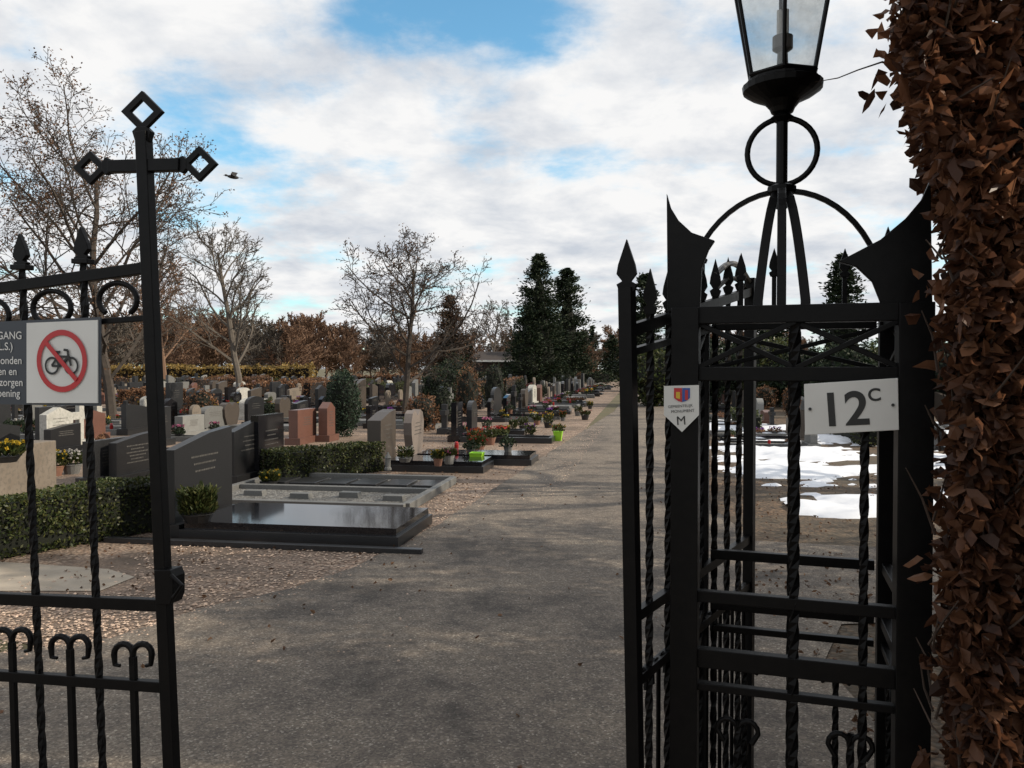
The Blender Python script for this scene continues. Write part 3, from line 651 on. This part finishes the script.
for p,q in ((FL,FR),(FL,BL),(FR,BR),(BL,BR)):
    fr=(p==FL and q==FR)
    rail(p,q,zt,.045 if fr else .034,.04 if fr else .03); rail(p,q,zr2,.036 if fr else .026,.036 if fr else .026); rail(p,q,zl1,.03,.026); rail(p,q,zl2,.05 if fr else .03,.03); rail(p,q,zl3-.02,.02,.026); rail(p,q,.12,.05,.03)
    dr=(q-p).normalized(); n=dr.cross(Z); L=(q-p).length
    m_=2 if fr else 1
    for k in range(m_):
        a=p+dr*(.03+(L-.06)*k/m_); b=p+dr*(.03+(L-.06)*(k+1)/m_)
        rg.bar(at(a,zt-.02),at(b,zr2+.015),.014,.010,n); rg.bar(at(b,zt-.02)+n*.012,at(a,zr2+.015)+n*.012,.014,.010,n)
    m0=p+dr*L*.5; rg.twist(at(m0,.1),at(m0,zt+.02),.011 if fr else .008,6)
    for k in (.25,.75):
        m0=p+dr*L*k; rg.twist(at(m0,.1),at(m0,zl3-.1),.008,3)
        for sg in(-1,1):
            pts=[at(m0,zl3-.14)]+[at(m0+dr*sg*(.026-.026*math.cos(a)),zl3-.13+.03*math.sin(a)) for a in [math.pi*i/7 for i in range(8)]]+[at(m0+dr*sg*.035,zl3-.16)]
            rg.tube(pts,.0075,6)
m0=FL+ex*Wd*.80; rg.twist(at(m0,.1),at(m0,zr2),.009,6)
def fin(pts,n,th=.014): rg.ext(pts,n,th)
fin([Fp(667,194),Fp(671,208),Fp(679,221),Fp(692,233),Fp(715,241),Fp(709,250),Fp(702,268),Fp(700,312),Fp(668,312)],Fn,.02)
fin([Fp(930,180),Fp(921,200),Fp(905,219),Fp(880,240),Fp(838,262),Fp(856,267),Fp(872,282),Fp(884,312),Fp(932,312)],Fn,.02)
for p,h in ((BL,.20),(BR,.20),(BL+ex*.12,.14),(BL+ex*.22,.15),(BR-ex*.12,.14),(FL+ey*.17,.10),(FL+ey*.33,.13),(FR+ey*.25,.12)):
    rg.bar(at(p,zt),at(p,zt+h),.014,.014,Fn); spear(rg,at(p,zt+h),Z,.032,.09,Fn)
zp=1.6+(HOR-191)/F*2.27
for dr,hl in ((ex,Wd/2),(ey,.25)):
    pts=[C+dr*(hl*math.cos(a))+Z*((zt+.02)+(zp-zt-.02)*math.sin(a)) for a in [math.pi*i/28 for i in range(29)]]
    n=dr.cross(Z)
    for a,b in zip(pts[:-1],pts[1:]): rg.bar(a-(b-a)*.04,b+(b-a)*.04,.013,.022,n)
for sg in(-1,1):
    pts=[C+ex*sg*(.008+.05*min(1,k/9)**.6)+Z*(zp-(zp-zt)*k/10)-ey*(.0+.24*(k/10)**.5) for k in range(11)]
    for a,b in zip(pts[:-1],pts[1:]): rg.bar(a-(b-a)*.05,b+(b-a)*.05,.024,.010,ey)
DC=C.y; zc=lambda py:1.6+(HOR-py)/F*DC
rg.tube([at(C,zp-.05),at(C,zc(108))],.016,10)
rg.lathe(at(C,zp),[(.02,-.02),(.04,-.005),(.04,.012),(.02,.02)],12)
rg.tube([C+ex*(33/F*DC)*math.cos(a)+Z*(zc(153)+33/F*DC*math.sin(a)) for a in [2*math.pi*i/36 for i in range(36)]],.0085,8,closed=True)
rg.lathe(at(C,zc(124)),[(.018,0),(.034,.012),(.018,.024)],12)
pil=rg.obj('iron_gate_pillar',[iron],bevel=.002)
la=MB(); m=DC/F
la.lathe(at(C,zc(118)),[(.014,0),(.03,.01),(.035,.022),(.05,.04),(.088,.058),(.108,.072),(.11,.088),(.098,.094),(.098,.1),(.05,.105)],24)
zb=zc(80)+.0; ztp=zc(-46); rb=34*m; rt=58*m
NS=6
cor=lambda k,r,z: C+Z*z+V((math.cos(math.pi/3*k+.24)*r,math.sin(math.pi/3*k+.24)*r,0))
for k in range(NS):
    la.tube([cor(k,rb,zb),cor(k,rt,ztp)],.0055,6)
    for r_,z_ in ((rb,zb),(rt,ztp)): la.tube([cor(k,r_,z_),cor(k+1,r_,z_)],.007,6)
la.lathe(at(C,ztp),[(rt+.025,0),(rt+.02,.012),(.07,.075),(.045,.085),(.05,.12),(.01,.15),(.02,.165),(.004,.2)],24)
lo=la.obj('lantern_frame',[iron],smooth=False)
lan=bpy.data.objects.new('gate_lantern',None); scene.collection.objects.link(lan); lo.parent=lan
gl=MB()
for k in range(NS): gl.add([cor(k,rb-.002,zb),cor(k+1,rb-.002,zb),cor(k+1,rt-.002,ztp),cor(k,rt-.002,ztp)],[(0,1,2,3)])
gl.obj('glass_panes',[lglass],parent=lan)
bu=MB(); bu.lathe(at(C,zc(80)),[(.03,0),(.03,.02),(.016,.03),(.014,.07),(.028,.08),(.028,.115),(.016,.12)],14,0)
for dx in(-.009,.009): bu.tube([at(C,0)+ex*dx+Z*(zc(80)+.115),at(C,0)+ex*dx+Z*(zc(80)+.19)],.0075,8,1)
bu.obj('lamp_bulb',[M('socket',(.04,.04,.04),None,8,.4,0),whitep],parent=lan)
hs=MB(); q=[Fp(804,384,.045),Fp(898,378,.045),Fp(899,430,.045),Fp(805,435,.045)]; hs.ext(q,Fn,.004)
hso=hs.obj('house_number_sign',[whitep],bevel=.0015)
hx=(q[1]-q[0]).normalized(); hy=(Z-hx*Z.dot(hx)).normalized(); mm=2.0/F
text('12',46*mm,Fp(820,426,.0485),hx,hy,blackp,hso,'number_12',.0022); text('C',17*mm,Fp(868,401,.0485),hx,hy,blackp,hso,'letter_c',.0009)
sc_=MB()
for x,y in ((810,409),(893,405)): sc_.tube([Fp(x,y,.047),Fp(x,y,.051)],.004,8)
sc_.obj('screws',[blackp],parent=hso)
sh=MB(); sh.ext([Fp(664,386,.045),Fp(699,385,.045),Fp(699,415,.045),Fp(682,432,.045),Fp(664,415,.045)],Fn,.003)
sho=sh.obj('shield_emblem_sign',[whitep])
cr=MB()
cr.ext([Fp(674,388,.048),Fp(682,388,.048),Fp(682,402,.048),Fp(678,401,.048),Fp(674,398,.048)],Fn,.001,0)
cr.ext([Fp(682.3,388,.048),Fp(690,388,.048),Fp(690,398,.048),Fp(686,401,.048),Fp(682.3,402,.048)],Fn,.001,1)
cr.ext([Fp(676,392,.049),Fp(680,392,.049),Fp(680,399,.049),Fp(676,398,.049)],Fn,.001,2)
cr.ext([Fp(685,390,.049),Fp(688,390,.049),Fp(688,400,.049),Fp(685,400,.049)],Fn,.001,0)
cr.obj('coat_of_arms',[redp,bluep,yelp],parent=sho)
text('GEMEENTELIJK',3.9*mm,Fp(668,408,.048),hx,hy,blackp,sho,'lettering'); text('MONUMENT',4.2*mm,Fp(671,413,.048),hx,hy,blackp,sho,'lettering'); text('M',13*mm,Fp(676.5,425,.048),hx,hy,blackp,sho,'letter_m',0)

# ---------------------------------------------------------------- right gate leaf, swung inward
na=V(((629-512)/F*2.0,2.0,0)); fa=V(((750-512)/F*2.95,2.95,0)); pf,pn=plane((na.x,na.y),(fa.x,fa.y)); dr=(fa-na); LL=dr.length; dr.normalize()
gl2=MB()
def q2(u,z): return na+dr*(u*LL)+Z*z
gl2.bar(q2(0,0.05)+V((.03,0,0)),q2(0,1.80)-V((.006,0,0)),.034,.034,pn); spear(gl2,q2(0,1.79)-V((.006,0,0)),Z,.05,.13,Fn)
gl2.bar(q2(1,0.05),q2(1,1.93),.036,.036,pn)
z_=lambda py,D:1.6+(HOR-py)/F*D
for z0,z1_,h in ((z_(330,2),z_(292,2.95),.03),(z_(352,2),z_(318,2.95),.018),(z_(622,2),.97,.028),(z_(690,2),.80,.026),(.2,.2,.034)):
    gl2.bar(q2(.01,z0),q2(.99,z1_),h,.022,pn)
for k in range(1,8):
    u=k/8; zt2=1.70+.18*u; gl2.twist(q2(u,.2),q2(u,zt2+.02),.008,6)
    spear(gl2,q2(u,zt2+.02),Z,.036,.12,Fn)
for k in range(8):
    u=(k+.5)/8
    for sg in(-1,1):
        pts=[q2(u,.2),q2(u,.78)]+[q2(u+sg*(.022-.022*math.cos(a)),.78+.03*math.sin(a)) for a in [math.pi*i/7 for i in range(8)]]+[q2(u+sg*.04,.75)]
        gl2.tube(pts,.0065,5)
gl2.tube([q2(.62+.4*i/12,1.90+.06*math.sin(math.pi*i/12)) for i in range(13)],.010,6,1)
gl2.tube([q2(.62+.4*i/12,1.85+.06*math.sin(math.pi*i/12)) for i in range(13)],.008,6,0)
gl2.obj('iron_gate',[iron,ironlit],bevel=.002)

# ---------------------------------------------------------------- bird
bd=MB(); bd.blob(V((0,0,0)),(.15,.055,.05),0,.05,R,10); bd.blob(V((-.17,0,.015)),(.045,.03,.03),0,.02,R,8)
bd.tube([V((-.2,0,.01)),V((-.245,0,.005))],[.01,.003],6)
bd.add([(.12,-.03,0),(.24,-.05,.01),(.24,.05,.01),(.12,.03,0)],[(0,1,2,3)])
for sg in(-1,1): bd.add([(-.06,sg*.03,.02),(.07,sg*.03,.02),(.09,sg*.2,.1),(.1,sg*.34,.06),(.02,sg*.3,.08),(-.05,sg*.17,.11)],[(0,1,2,5),(5,2,3,4)])
o=bd.obj('flying_bird',[M('feather',(.03,.025,.025),(.015,.015,.015),8,.7,0)],loc=P(233,177,21)); o.rotation_euler=(.35,.1,.3)

# ---------------------------------------------------------------- light + world + camera
az=math.radians(94); el=math.radians(30)
S=V((math.sin(az)*math.cos(el),math.cos(az)*math.cos(el),math.sin(el)))
ld=bpy.data.lights.new('sun','SUN'); ld.energy=5.0; ld.angle=math.radians(.5); ld.color=(1,.88,.71)
lo=bpy.data.objects.new('sun',ld); scene.collection.objects.link(lo); lo.rotation_euler=S.to_track_quat('Z','Y').to_euler()
wd=bpy.data.worlds.new('World'); scene.world=wd; wd.use_nodes=True; nt=wd.node_tree; nt.nodes.clear()
out=nt.nodes.new('ShaderNodeOutputWorld'); bg=nt.nodes.new('ShaderNodeBackground'); bg.inputs[1].default_value=.1; nt.links.new(bg.outputs[0],out.inputs[0])
sky=nt.nodes.new('ShaderNodeTexSky'); sky.sky_type='NISHITA'; sky.sun_disc=False; sky.sun_elevation=el; sky.sun_rotation=az; sky.dust_density=.6
tc=nt.nodes.new('ShaderNodeTexCoord'); sp=nt.nodes.new('ShaderNodeSeparateXYZ'); nt.links.new(tc.outputs['Generated'],sp.inputs[0])
def mth(op,a,b=None,c=None,clamp=False):
    n=nt.nodes.new('ShaderNodeMath'); n.operation=op; n.use_clamp=clamp
    for i,x in enumerate((a,b,c)):
        if x is None: continue
        if hasattr(x,'is_linked'): nt.links.new(x,n.inputs[i])
        else: n.inputs[i].default_value=x
    return n.outputs[0]
zz=mth('ADD',mth('MAXIMUM',sp.outputs[2],0.0),.22); X_=mth('DIVIDE',sp.outputs[0],zz); Y_=mth('DIVIDE',sp.outputs[1],zz)
cb=nt.nodes.new('ShaderNodeCombineXYZ'); nt.links.new(X_,cb.inputs[0]); nt.links.new(Y_,cb.inputs[1])
def wn(scale,detail,rough,off,dist=0):
    mp=nt.nodes.new('ShaderNodeMapping'); mp.inputs['Location'].default_value=off; nt.links.new(cb.outputs[0],mp.inputs[0])
    n=nt.nodes.new('ShaderNodeTexNoise'); n.inputs['Scale'].default_value=scale; n.inputs['Detail'].default_value=detail; n.inputs['Roughness'].default_value=rough; n.inputs['Distortion'].default_value=dist
    nt.links.new(mp.outputs[0],n.inputs['Vector']); return n.outputs[0]
cov=wn(2.3,10,.6,(3.1,1.7,0),.1)
def patch(px,py,rad,wt):
    d=ray(px,py).normalized(); vm=nt.nodes.new('ShaderNodeVectorMath'); vm.operation='DISTANCE'; nt.links.new(tc.outputs['Generated'],vm.inputs[0]); vm.inputs[1].default_value=d
    mr=nt.nodes.new('ShaderNodeMapRange'); mr.interpolation_type='SMOOTHSTEP'; mr.inputs[1].default_value=0; mr.inputs[2].default_value=rad; mr.inputs[3].default_value=wt; mr.inputs[4].default_value=0
    nt.links.new(vm.outputs['Value'],mr.inputs[0]); return mr.outputs[0]
cv=cov
for a in ((430,-5,.19,.17),(530,8,.16,.16),(215,165,.15,.11),(360,20,.12,.08),(175,120,.13,.08),(300,210,.14,.05)): cv=mth('SUBTRACT',cv,patch(*a))
fac=nt.nodes.new('ShaderNodeMapRange'); fac.interpolation_type='SMOOTHSTEP'; nt.links.new(cv,fac.inputs[0]); fac.inputs[1].default_value=.24; fac.inputs[2].default_value=.49
shd=wn(3.4,9,.58,(7.3,4.4,2),.15)
cr_=nt.nodes.new('ShaderNodeValToRGB'); e=cr_.color_ramp.elements; e[0].position=.42; e[0].color=(.98,.975,.97,1); e[1].position=.68; e[1].color=(.62,.665,.735,1); nt.links.new(shd,cr_.inputs[0])
sc2=nt.nodes.new('ShaderNodeVectorMath'); sc2.operation='SCALE'; nt.links.new(cr_.outputs[0],sc2.inputs[0]); sc2.inputs['Scale'].default_value=9.7
sk=nt.nodes.new('ShaderNodeVectorMath'); sk.operation='MULTIPLY'; nt.links.new(sky.outputs[0],sk.inputs[0]); sk.inputs[1].default_value=(1.3,2.05,2.1)
mx=nt.nodes.new('ShaderNodeMix'); mx.data_type='RGBA'; nt.links.new(fac.outputs[0],mx.inputs[0]); nt.links.new(sk.outputs[0],mx.inputs[6]); nt.links.new(sc2.outputs[0],mx.inputs[7])
nt.links.new(mx.outputs[2],bg.inputs[0])
cd=bpy.data.cameras.new('camera'); cd.sensor_width=36; cd.lens=36*F/1024; cd.clip_end=3000; cd.clip_start=.05
co=bpy.data.objects.new('camera',cd); scene.collection.objects.link(co); co.location=CAM; co.rotation_euler=(math.pi/2-pitch,0,0); scene.camera=co
scene.view_settings.view_transform='Standard'; scene.view_settings.look='None'; scene.view_settings.exposure=0
